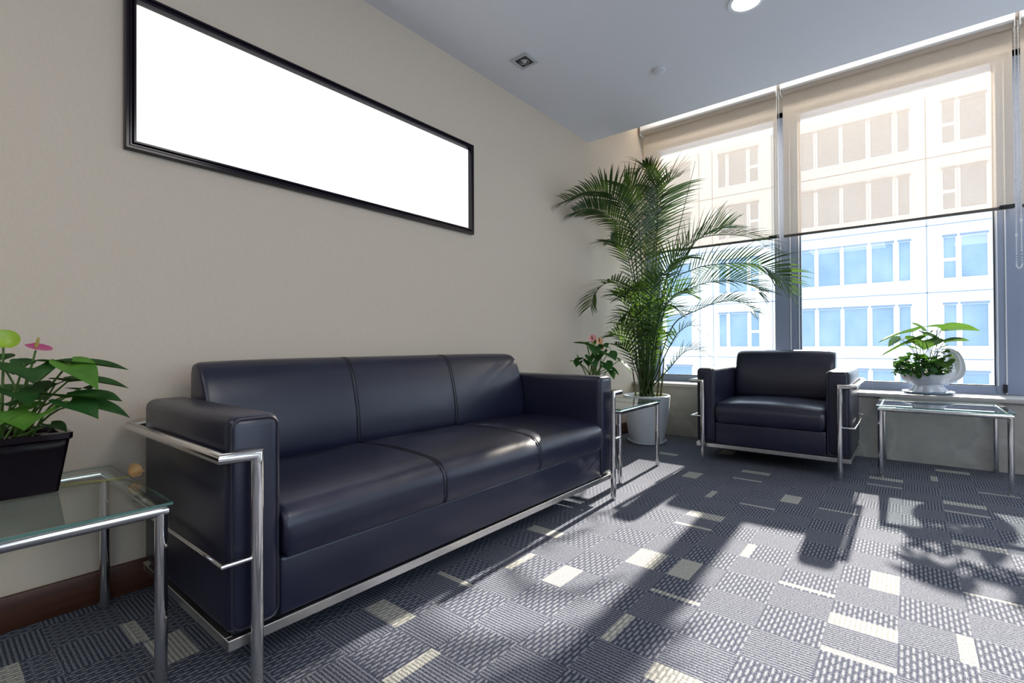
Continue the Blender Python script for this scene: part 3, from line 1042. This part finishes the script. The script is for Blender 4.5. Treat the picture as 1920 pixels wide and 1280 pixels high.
FAR_LEAVES=[
 ((-1.826, 3.13, 0.898),(-1.925, 3.075, 0.92),0.090,'m'),
 ((-1.888, 3.08, 0.78),(-1.886, 3.081, 0.836),0.050,'c'),
 ((-1.884, 3.084, 0.788),(-1.807, 3.043, 0.811),0.050,'m'),
 ((-1.89, 3.079, 0.777),(-1.972, 3.103, 0.78),0.045,'m'),
 ((-1.881, 3.086, 0.776),(-1.852, 3.007, 0.741),0.060,'c'),
 ((-1.78, 3.167, 0.89),(-1.744, 3.094, 0.818),0.090,'c'),
 ((-1.728, 3.171, 0.853),(-1.71, 3.122, 0.818),0.070,'c'),
 ((-1.671, 3.153, 0.839),(-1.583, 3.097, 0.79),0.100,'c'),
 ((-1.612, 3.201, 0.788),(-1.513, 3.218, 0.694),0.085,'m'),
 ((-1.66, 3.163, 0.731),(-1.588, 3.158, 0.682),0.055,'m'),
 ((-1.656, 3.166, 0.717),(-1.617, 3.135, 0.652),0.050,'c'),
 ((-1.74, 3.2, 0.901),(-1.676, 3.149, 0.879),0.070,'m'),
 ((-1.818, 3.137, 0.817),(-1.769, 3.074, 0.768),0.060,'c'),
 ((-1.829, 3.128, 0.787),(-1.781, 3.065, 0.743),0.060,'c'),
 ((-1.688, 3.14, 0.771),(-1.605, 3.079, 0.729),0.080,'m'),
 ((-1.675, 3.086, 0.755),(-1.619, 3.068, 0.712),0.070,'m'),
 ((-1.766, 3.179, 0.831),(-1.733, 3.104, 0.778),0.080,'c'),
 ((-1.834, 3.123, 0.912),(-1.804, 3.173, 0.923),0.050,'m'),
 ((-1.721, 3.241, 0.889),(-1.698, 3.26, 0.845),0.035,'m'),
 ((-1.761, 3.081, 0.779),(-1.719, 3.05, 0.738),0.060,'c'),
]
SILL_LEAVES=[
 ((0.028, 4.688, 0.989),(-0.174, 4.55, 0.913),0.085,'u'),
 ((0.054, 4.632, 0.919),(-0.158, 4.487, 0.814),0.095,'u'),
 ((0.092, 4.843, 0.996),(0.024, 4.852, 1.063),0.085,'m'),
 ((0.187, 4.92, 1.02),(0.094, 4.845, 1.025),0.060,'u'),
 ((0.194, 4.733, 0.996),(0.411, 4.87, 0.994),0.095,'u'),
 ((0.205, 4.704, 0.901),(0.348, 4.794, 0.919),0.080,'u'),
 ((0.096, 4.783, 0.967),(0.202, 4.74, 0.905),0.085,'m'),
 ((0.089, 4.712, 0.921),(0.095, 4.653, 0.85),0.120,'c'),
 ((-0.035, 4.805, 0.934),(-0.115, 4.74, 0.872),0.070,'m'),
 ((0.183, 4.854, 0.831),(0.242, 4.773, 0.832),0.060,'m'),
 ((0.2, 4.906, 0.871),(0.168, 4.648, 0.863),0.050,'c'),
 ((0.027, 4.728, 0.862),(0.077, 4.703, 0.852),0.050,'m'),
 ((0.207, 4.936, 1.028),(0.249, 4.996, 1.045),0.025,'m'),
 ((0.175, 4.91, 0.998),(0.135, 4.878, 0.978),0.030,'m'),
 ((0.2, 4.74, 0.789),(0.264, 4.792, 0.803),0.060,'m'),
 ((0.212, 4.685, 0.766),(0.216, 4.624, 0.716),0.060,'c'),
]
GROUND_COVER= [(0.133, 4.735, 0.756), (0.195, 4.84, 0.768), (0.05, 4.677, 0.806), (-0.002, 4.612, 0.701), (0.087, 4.715, 0.767), (0.13, 4.797, 0.732), (0.158, 4.807, 0.748), (0.203, 4.763, 0.713), (0.179, 4.848, 0.734), (0.087, 4.749, 0.75), (0.059, 4.714, 0.768), (0.182, 4.817, 0.706), (0.055, 4.727, 0.777), (-0.062, 4.604, 0.726), (0.144, 4.712, 0.697), (0.12, 4.714, 0.75), (0.052, 4.717, 0.801), (-0.017, 4.589, 0.708), (0.061, 4.757, 0.713), (-0.026, 4.679, 0.775), (0.083, 4.615, 0.781), (0.081, 4.738, 0.695), (0.174, 4.775, 0.688), (0.142, 4.67, 0.703), (0.026, 4.705, 0.719), (0.136, 4.654, 0.744), (0.082, 4.697, 0.795), (0.158, 4.766, 0.724), (-0.032, 4.532, 0.778), (-0.045, 4.674, 0.733), (0.14, 4.747, 0.701), (0.116, 4.735, 0.716), (-0.069, 4.49, 0.777), (0.176, 4.815, 0.765), (0.195, 4.866, 0.737), (0.002, 4.693, 0.687), (0.175, 4.798, 0.687), (-0.045, 4.607, 0.747), (-0.041, 4.543, 0.683), (0.027, 4.698, 0.774), (0.213, 4.806, 0.69), (0.175, 4.845, 0.724), (0.173, 4.803, 0.729), (0.047, 4.74, 0.722), (0.079, 4.743, 0.684), (0.144, 4.665, 0.749), (0.178, 4.854, 0.782), (0.007, 4.697, 0.722), (0.069, 4.763, 0.674), (-0.07, 4.583, 0.68), (-0.066, 4.652, 0.718), (0.048, 4.653, 0.732), (0.028, 4.714, 0.708), (0.164, 4.812, 0.77), (0.063, 4.765, 0.811), (-0.038, 4.545, 0.706), (0.131, 4.818, 0.738), (0.028, 4.718, 0.711), (0.167, 4.781, 0.754), (-0.002, 4.591, 0.781), (0.104, 4.728, 0.798), (-0.012, 4.699, 0.702), (0.221, 4.812, 0.712), (0.108, 4.652, 0.734), (0.169, 4.7, 0.787), (0.051, 4.678, 0.703), (-0.053, 4.519, 0.727), (-0.019, 4.54, 0.767), (-0.072, 4.587, 0.699), (0.061, 4.694, 0.731), (0.191, 4.733, 0.697), (-0.011, 4.555, 0.68), (0.089, 4.653, 0.791), (0.08, 4.771, 0.788), (0.064, 4.629, 0.705), (-0.062, 4.565, 0.71), (0.08, 4.628, 0.723), (0.08, 4.768, 0.696), (-0.058, 4.672, 0.766), (-0.021, 4.599, 0.73), (0.063, 4.7, 0.667), (0.085, 4.74, 0.708), (0.152, 4.746, 0.774), (-0.073, 4.526, 0.75), (0.144, 4.704, 0.714), (0.205, 4.782, 0.738), (0.083, 4.609, 0.745), (-0.046, 4.66, 0.778), (0.138, 4.736, 0.718), (-0.085, 4.47, 0.741), (0.09, 4.626, 0.778), (0.106, 4.746, 0.772), (0.035, 4.628, 0.806), (0.099, 4.674, 0.711), (0.002, 4.652, 0.687)]


# ---- anthurium in the square pot, on the left table
org = (-1.975, .175, .486)
t = thing('potted_anthurium', 'anthurium with one pink flower in a dark glazed square pot on the left table', 'potted plant', org, 'anthurium pots on the side tables')
mb = MB()
hb, ht, hh = .088, .112, .172
prof = [(hb - .006, 0), (hb, .004), (ht - .004, hh - .022), (ht + .002, hh - .016), (ht + .003, hh), (ht - .008, hh + .002), (ht - .014, hh - .004), (ht - .020, hh - .012), (ht - .022, hh - .03)]


def sq_ring(h, z, r=.010):
    out = []
    for cx, cy, a0 in ((h - r, h - r, 0), (-h + r, h - r, 90), (-h + r, -h + r, 180), (h - r, -h + r, 270)):
        for k in range(5):
            an = math.radians(a0 + 22.5 * k)
            out.append((cx + r * math.cos(an), cy + r * math.sin(an), z))
    return out


mb.loft([sq_ring(h, z) for h, z in prof], cap=False)
mb.f.append(tuple(range(19, -1, -1)))
mb.mi.append(0)
mb.build('pot', M['pot_dark'], t, smooth=35)
MB().loft([sq_ring(ht - .021, hh - .028), sq_ring(ht - .03, hh - .018), sq_ring(.02, hh - .012)]).build('soil', M['soil'], t)
LEFT_LEAVES = [(b, q, w * 1.75, k) for b, q, w, k in LEFT_LEAVES]
lv, st = leaves_from(LEFT_LEAVES, org, None, bright=(5, 8, 9), seed=4, roots=(0, 0, hh - .02), spread=.05, r=.0030)
petiole(st, (.03, .0, hh - .02), sub((-1.892, .214, .893), org), .0030, .02)
petiole(st, (.0, -.02, hh - .02), sub((-1.962, .157, .905), org), .0032, .02)
lv.build('leaves', [M['leaf_deep'], M['leaf_bright']], t, smooth=70)
st.build('leaf_stalks', M['stem'], t, smooth=70)
fl = MB()
spathe(fl, sub((-1.890, .216, .902), org), (.35, .12, .93), .026, 1.2, cup=.12, up=(.78, .62, .35))
fo = fl.build('flower', M['pink'], t, smooth=70)
fo['label'] = 'pink heart-shaped flower'
sp = MB().tube(spline([sub((-1.892, .214, .898), org), sub((-1.888, .217, .915), org), sub((-1.885, .219, .930), org)], 6), [.0042, .0042, .004, .0036, .003, .0015], 8)
sp.build('spadix', M['spadix'], fo, smooth=70)
fl = MB()
spathe(fl, sub((-1.962, .157, .910), org), (.8, -.1, .55), .034, 1.0, cup=.5)
f2 = fl.build('flower', M['lime'], t, smooth=70)
f2['label'] = 'lime green flower'

# ---- anthurium behind the far arm of the sofa, on the middle table
org = (-1.794, 3.157, .486)
t = thing('potted_anthurium', 'anthurium with small peach flowers rising behind the sofa arm, before the palm', 'potted plant', org, 'anthurium pots on the side tables')
mb = MB().lathe([(.055, 0), (.075, .01), (.092, .14), (.097, .15), (.097, .17), (.088, .172), (.084, .16), (.082, .15)], n=32)
mb.build('pot', M['pot_white'], t)
MB().lathe([(0, .155), (.083, .152)], n=32).build('soil', M['soil'], t)
FAR_LEAVES = [(b, q, w * 1.15, k) for b, q, w, k in FAR_LEAVES]
lv, st = leaves_from(FAR_LEAVES, org, None, bright=(), seed=8, roots=(0, 0, .15), spread=.04, r=.0034)
fl_spots = [((-1.798, 3.152, .940), 'light_pink', .026, (.2, -.7, .5)), ((-1.757, 3.186, .920), 'peach', .022, (.3, -.6, .3)), ((-1.749, 3.191, .880), 'peach', .02, (.4, -.7, .1)), ((-1.783, 3.165, .912), 'lime', .018, (-.3, -.8, .2))]
for p, m_, s, nn in fl_spots:
    petiole(st, (random.Random(s).uniform(-.03, .03), 0, .15), sub(p, org), .003, .03)
    fb = MB()
    spathe(fb, sub(p, org), nn, s, 1.25, cup=.4)
    fo = fb.build('flower', M[m_], t, smooth=70)
    q = Vector(sub(p, org))
    MB().tube([q, q + Vector((-.002, -.006, .018)), q + Vector((0, -.008, .034))], [.0042, .004, .002], 8).build('spadix', M['dark_stem'], fo, smooth=70)
lv.build('leaves', M['leaf_deep'], t, smooth=70)
st.build('leaf_stalks', M['stem'], t, smooth=70)

# ---- dried flower lying on the left table
o = bpy.data.objects.new('fallen_flower', None)
COL.objects.link(o)
o.location = (-1.93, .40, .486)
tag(o, 'dried tan flower on a long stalk lying on the left glass table by the sofa', 'fallen flower')
org = tuple(o.location)
MB().tube(spline([sub(p, org) for p in ((-1.968, .276, .490), (-1.945, .335, .490), (-1.925, .385, .489), (-1.915, .424, .491), (-1.905, .437, .500))], 14), .0022, 6).build('stalk', M['spadix'], o, smooth=70)
fb = MB()
spathe(fb, sub((-1.905, .436, .502), org), (.75, .25, .35), .021, 1.1, cup=.75)
bo = fb.build('bract', M['dried'], o, smooth=70)
MB().tube([sub(p, org) for p in ((-1.905, .436, .502), (-1.888, .448, .506), (-1.878, .462, .510))], [.003, .003, .002], 8).build('spadix', M['dried'], bo, smooth=70)

# ---- palm in the white planter
org = (-1.870, 4.262, 0)
t = thing('potted_palm', 'tall feathery palm in a round white planter in the corner by the window', 'potted plant', org)
MB().lathe([(0, .0), (.150, .0), (.166, .008), (.174, .030), (.166, .031), (.158, .016), (0, .014)], n=48).build('saucer', M['pot_white'], t)
mb = MB().lathe([(.0, .016), (.146, .016), (.154, .024), (.172, .12), (.190, .24), (.203, .35), (.208, .418), (.209, .430), (.203, .437), (.190, .437), (.185, .430), (.184, .400)], n=56)
mb.build('planter', M['pot_white'], t)
MB().lathe([(0, .408), (.10, .406), (.1845, .402)], n=40).build('soil', M['soil'], t)


def frond(idx, pts, L, droop):
    rnd = random.Random(100 + idx)
    mb = MB()
    N = 46
    root = Vector((rnd.uniform(-.07, .07), rnd.uniform(-.05, .05), .41))
    P = spline([root] + [Vector(sub(p, org)) for p in pts], N)
    mb.tube(P, [.0062 * (1 - i / (N - 1)) + .0010 for i in range(N)], 6)
    total = sum((P[i + 1] - P[i]).length for i in range(N - 1))
    t0 = .40 if total > .9 else .34
    run = total * (1 - t0)
    cnt = max(10, int(run / .031))
    roll = rnd.uniform(-.5, .5)
    for s in (-1, 1):
        for k in range(cnt):
            q = (k + .35 + rnd.uniform(-.2, .2)) / cnt
            u = (t0 + (1 - t0) * q) * (N - 1)
            i = min(int(u), N - 2)
            c = P[i].lerp(P[i + 1], u - i)
            tg = (P[i + 1] - P[i]).normalized()
            up = Vector((0, 0, 1))
            if abs(tg.z) > .93:
                up = Vector((.63, -.77, .3))
            sd = tg.cross(up).normalized()
            sd = Matrix.Rotation(roll, 3, tg) @ sd
            nn = sd.cross(tg).normalized()
            ln = L * (.45 + .75 * math.sin(PI * (q * .74 + .14))) * rnd.uniform(.85, 1.1)
            fwd = .55 + .65 * q
            dr = (sd * s + tg * fwd + nn * (.35 + rnd.uniform(-.1, .15))).normalized()
            wd_ = .0074 * (.7 + .4 * math.sin(PI * q))
            M_ = 6
            vs = []
            pos = c.copy()
            dd = dr.copy()
            step = ln / M_
            wv = dd.cross(nn).normalized()
            for m_ in range(M_ + 1):
                tt = m_ / M_
                hw = wd_ * (min(1, .45 + 2.2 * tt) * (1 - tt ** 2.2) + .03)
                vs.append(pos - wv * hw)
                vs.append(pos + wv * hw)
                pos = pos + dd * step
                dd = (dd + Vector((0, 0, -1)) * droop * (.10 + .42 * tt) * rnd.uniform(.7, 1.2)).normalized()
            # stay in front of the wall and the blinds
            lim = []
            for p in vs:
                x, y = p.x + org[0], p.y + org[1]
                lim.append(Vector((max(x, XL + .012) - org[0], min(y, 4.90) - org[1], p.z)))
            mb.add(lim, [(2 * m_, 2 * m_ + 1, 2 * m_ + 3, 2 * m_ + 2) for m_ in range(M_)])
    mb.build('frond', M['leaf_palm'], t, smooth=70)


for i, (pts, L, dr) in enumerate(FRONDS):
    frond(i, pts, L, dr)
rnd = random.Random(21)
for i in range(9):                                        # the short young fronds round the foot
    a = rnd.uniform(-2.9, .9)
    h = rnd.uniform(.35, .85)
    o_ = rnd.uniform(.16, .36)
    c, s = math.cos(a), math.sin(a)
    base = Vector(org)
    frond(40 + i, [base + Vector((c * o_ * k, s * o_ * k, z)) for k, z in ((.25, .62), (.45, .62 + h * .6), (.75, .62 + h * .95), (1.1, .62 + h * .98))], rnd.uniform(.13, .2), .45)
for s in SPEARS:
    MB().tube(spline([Vector(sub(p, org)) for p in s], 14), [.006 - .0045 * i / 13 for i in range(14)], 6).build('unopened_frond', M['leaf_palm'], t, smooth=70)
for i, (a, b) in enumerate(CANES):
    A, B = Vector(sub(a, org)), Vector(sub(b, org))
    A.z = .405
    n = 12
    r0 = .013 if i in (2, 3) else .010
    mb = MB().tube(spline([A, A.lerp(B, .5) + Vector((.004, 0, 0)), B], n), [r0 * (1 - .5 * k / (n - 1)) for k in range(n)], 10)
    mb.build('cane', M['cane'], t, smooth=70)

# ---- shell planter on the sill
org = (.120, 4.905, .513)
t = thing('shell_planter', 'leafy plant in a white shell-shaped ceramic planter on the window sill', 'potted plant', org)
ra = math.radians(39)
ex, ey = Vector((math.cos(ra), math.sin(ra), 0)), Vector((-math.sin(ra), math.cos(ra), 0))
MB().lathe([(0, 0), (.115, 0), (.150, .010), (.158, .019), (.152, .021), (.11, .010), (0, .009)], n=48).build('plate', M['plate'], t)
mb = MB()
rings = []
for r, z, rip in ((.128, .018, .016), (.118, .030, .012), (.104, .048, .006), (.098, .062, .002), (.110, .074, .002)):
    rings.append([ex * ((r + rip * math.cos(9 * a)) * math.cos(a)) + ey * ((r + rip * math.cos(9 * a)) * .72 * math.sin(a)) + Vector((0, 0, z)) for a in [2 * PI * k / 72 for k in range(72)]])
mb.loft(rings)
mb.build('foot', M['ceramic'], t, smooth=60)
# bowl: fluted, opening towards the curl
rings = []
K = 80
for r, z in ((.095, .070), (.135, .082), (.168, .105), (.187, .140), (.190, .175), (.182, .196), (.174, .200), (.166, .190), (.15, .15)):
    ring = []
    for k in range(K):
        a = 2 * PI * k / K
        fl = 1 + .014 * math.cos(16 * a)
        lift = .045 * max(0, math.cos(a)) ** 2 * (z - .07) / .13 - .05 * max(0, -math.sin(a)) ** 2 * max(0, (z - .1)) / .1
        ring.append(ex * (r * fl * math.cos(a)) + ey * (r * fl * .68 * math.sin(a)) + Vector((0, 0, z + lift)))
    rings.append(ring)
MB().loft(rings, cap=False).build('bowl', M['ceramic'], t, smooth=60)
mb = MB()
ring = [ex * (.164 * math.cos(2 * PI * k / 40)) + ey * (.110 * math.sin(2 * PI * k / 40)) + Vector((0, 0, .165)) for k in range(40)]
mb.add(ring + [Vector((0, 0, .185))], [(k, (k + 1) % 40, 40) for k in range(40)])
mb.build('soil', M['soil'], t)
# the rolled lip: a fluted crescent curling over at the right
ctr = [(.03, .095), (.10, .105), (.150, .140), (.178, .190), (.190, .245), (.184, .298), (.164, .330), (.136, .338), (.118, .322), (.122, .302)]
thick = [.050, .080, .092, .086, .070, .054, .042, .030, .020, .011]
path = spline([ex * a + Vector((0, 0, b)) for a, b in ctr], 48)
secs = []
for i, p in enumerate(path):
    u = i / 47 * (len(thick) - 1)
    j = min(int(u), len(thick) - 2)
    r = thick[j] + (thick[j + 1] - thick[j]) * (u - j)
    tg = (path[min(i + 1, 47)] - path[max(i - 1, 0)]).normalized()
    n1 = tg.cross(ey).normalized()
    secs.append([p + n1 * (r * .42 * (1 + .16 * math.cos(7 * a)) * math.cos(a)) + ey * (r * (1.25 if i < 30 else 1.0) * (1 + .10 * math.cos(7 * a)) * math.sin(a)) for a in [2 * PI * k / 36 for k in range(36)]])
MB().loft(secs).build('shell_curl', M['ceramic'], t, smooth=60)
ob = MB().sphere(ex * -.155 + Vector((0, 0, .235)), .018, 16, 10, s=(1, 1, 1.1))
ob.tube(spline([ex * -.155 + Vector((0, 0, .235)), ex * -.175 + Vector((0, 0, .19)), ex * -.16 + Vector((0, 0, .14))], 8), .014, 10)
ob.build('shell_knob', M['ceramic'], t, smooth=60)
SILL_LEAVES = [(b, q, w * 1.9, 'm' if k == 'u' else k) for b, q, w, k in SILL_LEAVES]
lv, st = leaves_from(SILL_LEAVES, org, None, seed=12, roots=(0, -.02, .17), spread=.06, r=.0024)
rnd = random.Random(2)
gc = MB()
for p in GROUND_COVER + [(a + rnd.uniform(-.03, .03), b + rnd.uniform(-.03, .02), max(.66, c + rnd.uniform(-.03, .03))) for a, b, c in GROUND_COVER]:
    q = Vector(sub(p, org))
    c = Vector((0, -.06, .2))
    back = q.lerp(c, .25)
    k = rnd.choice('umc')
    a = rnd.uniform(0, 2 * PI)
    tip = q + (ex * math.cos(a) + Vector((0, 0, 1)) * math.sin(a) * .8 - ey * .5) * .042
    leaf(gc, q, tip, rnd.uniform(.034, .052), k, 0, False, rnd)
    petiole(st, back, q, .0012, .1, 5)
lv.build('leaves', M['leaf_sill'], t, smooth=70)
gc.build('trailing_leaves', M['leaf_deep'], t, smooth=70)
st.build('leaf_stalks', M['dark_stem'], t, smooth=70)

# ================================================================== the building over the street
FY = 50.0
t = thing('office_building', 'pale office building with rows of blue windows across the street', 'building', (-5, FY, -10))
ox, oy, oz = t.location


def fb(mb, x0, x1, y0, y1, z0, z1, mi=0):
    mb.box(x0 - ox, x1 - ox, y0 - oy, y1 - oy, z0 - oz, z1 - oz, mi=mi)


mb = MB()
fb(mb, -70, 60, FY, FY + 14, -10, 20.55)
mb.build('facade', M['facade'], t, smooth=0)
mb = MB()
fb(mb, -70, 60, FY - .10, FY + .5, 20.2, 20.6)
mb.build('parapet', M['facade_frame'], t, smooth=0)
mb = MB()
for z in (15.35, 10.05, 4.82, -.36, -5.6):
    fb(mb, -70, 60, FY - .03, FY + .01, z - .035, z + .035)
for x in (-16.2, -14.9, -9.6, -8.3, 1.25, 5.6):
    fb(mb, x - .03, x + .03, FY - .03, FY + .01, -10, 20.2)
mb.build('panel_joint', M['joint'], t, smooth=0)
ROWS = [(19.35, 16.25), (14.15, 11.15), (8.98, 5.88), (3.80, .66), (-1.38, -4.5)]
COLS = [(-7.85, -6.27, 0), (-5.97, -4.40, 0), (-4.13, -2.55, 0), (-2.22, -.83, 0), (-.46, .24, 0), (2.23, 2.92, 1), (3.24, 4.66, 0),
        (-11.42, -10.73, 1), (-13.32, -11.75, 0), (-14.3, -13.62, 0), (-19.6, -17.0, 0), (-22.5, -20.5, 0), (6.1, 7.6, 0), (8.0, 9.5, 0)]


def facade_window(x0, x1, z0, z1, split):
    f = MB()
    e = .12
    fb(f, x0 - e, x1 + e, FY - .10, FY, z1, z1 + e)
    fb(f, x0 - e, x1 + e, FY - .10, FY, z0 - e, z0)
    fb(f, x0 - e, x0, FY - .10, FY, z0, z1)
    fb(f, x1, x1 + e, FY - .10, FY, z0, z1)
    fb(f, x0 - .08, x1 + .08, FY - .22, FY, z1 + .02, z1 + .20, 1)
    if split:
        zm = z0 + (z1 - z0) * .45
        fb(f, x0, x1, FY - .10, FY, zm - .12, zm + .12)
    w = f.build('window', [M['facade_frame'], M['joint']], t, smooth=0)
    p = MB()
    fb(p, x0, x1, FY - .02, FY + .01, z0, z1)
    p.build('pane', M['pane'], w, smooth=0)


for z1, z0 in ROWS:
    for x0, x1, s in COLS:
        facade_window(x0, x1, z0, z1, s)
mb = MB()
for x0, x1, s in COLS[:5]:
    fb(mb, x0, x1, FY - .03, FY + .01, 14.5, 15.95)
mb.build('spandrel', M['spandrel'], t, smooth=0)
bpy.context.view_layer.update()
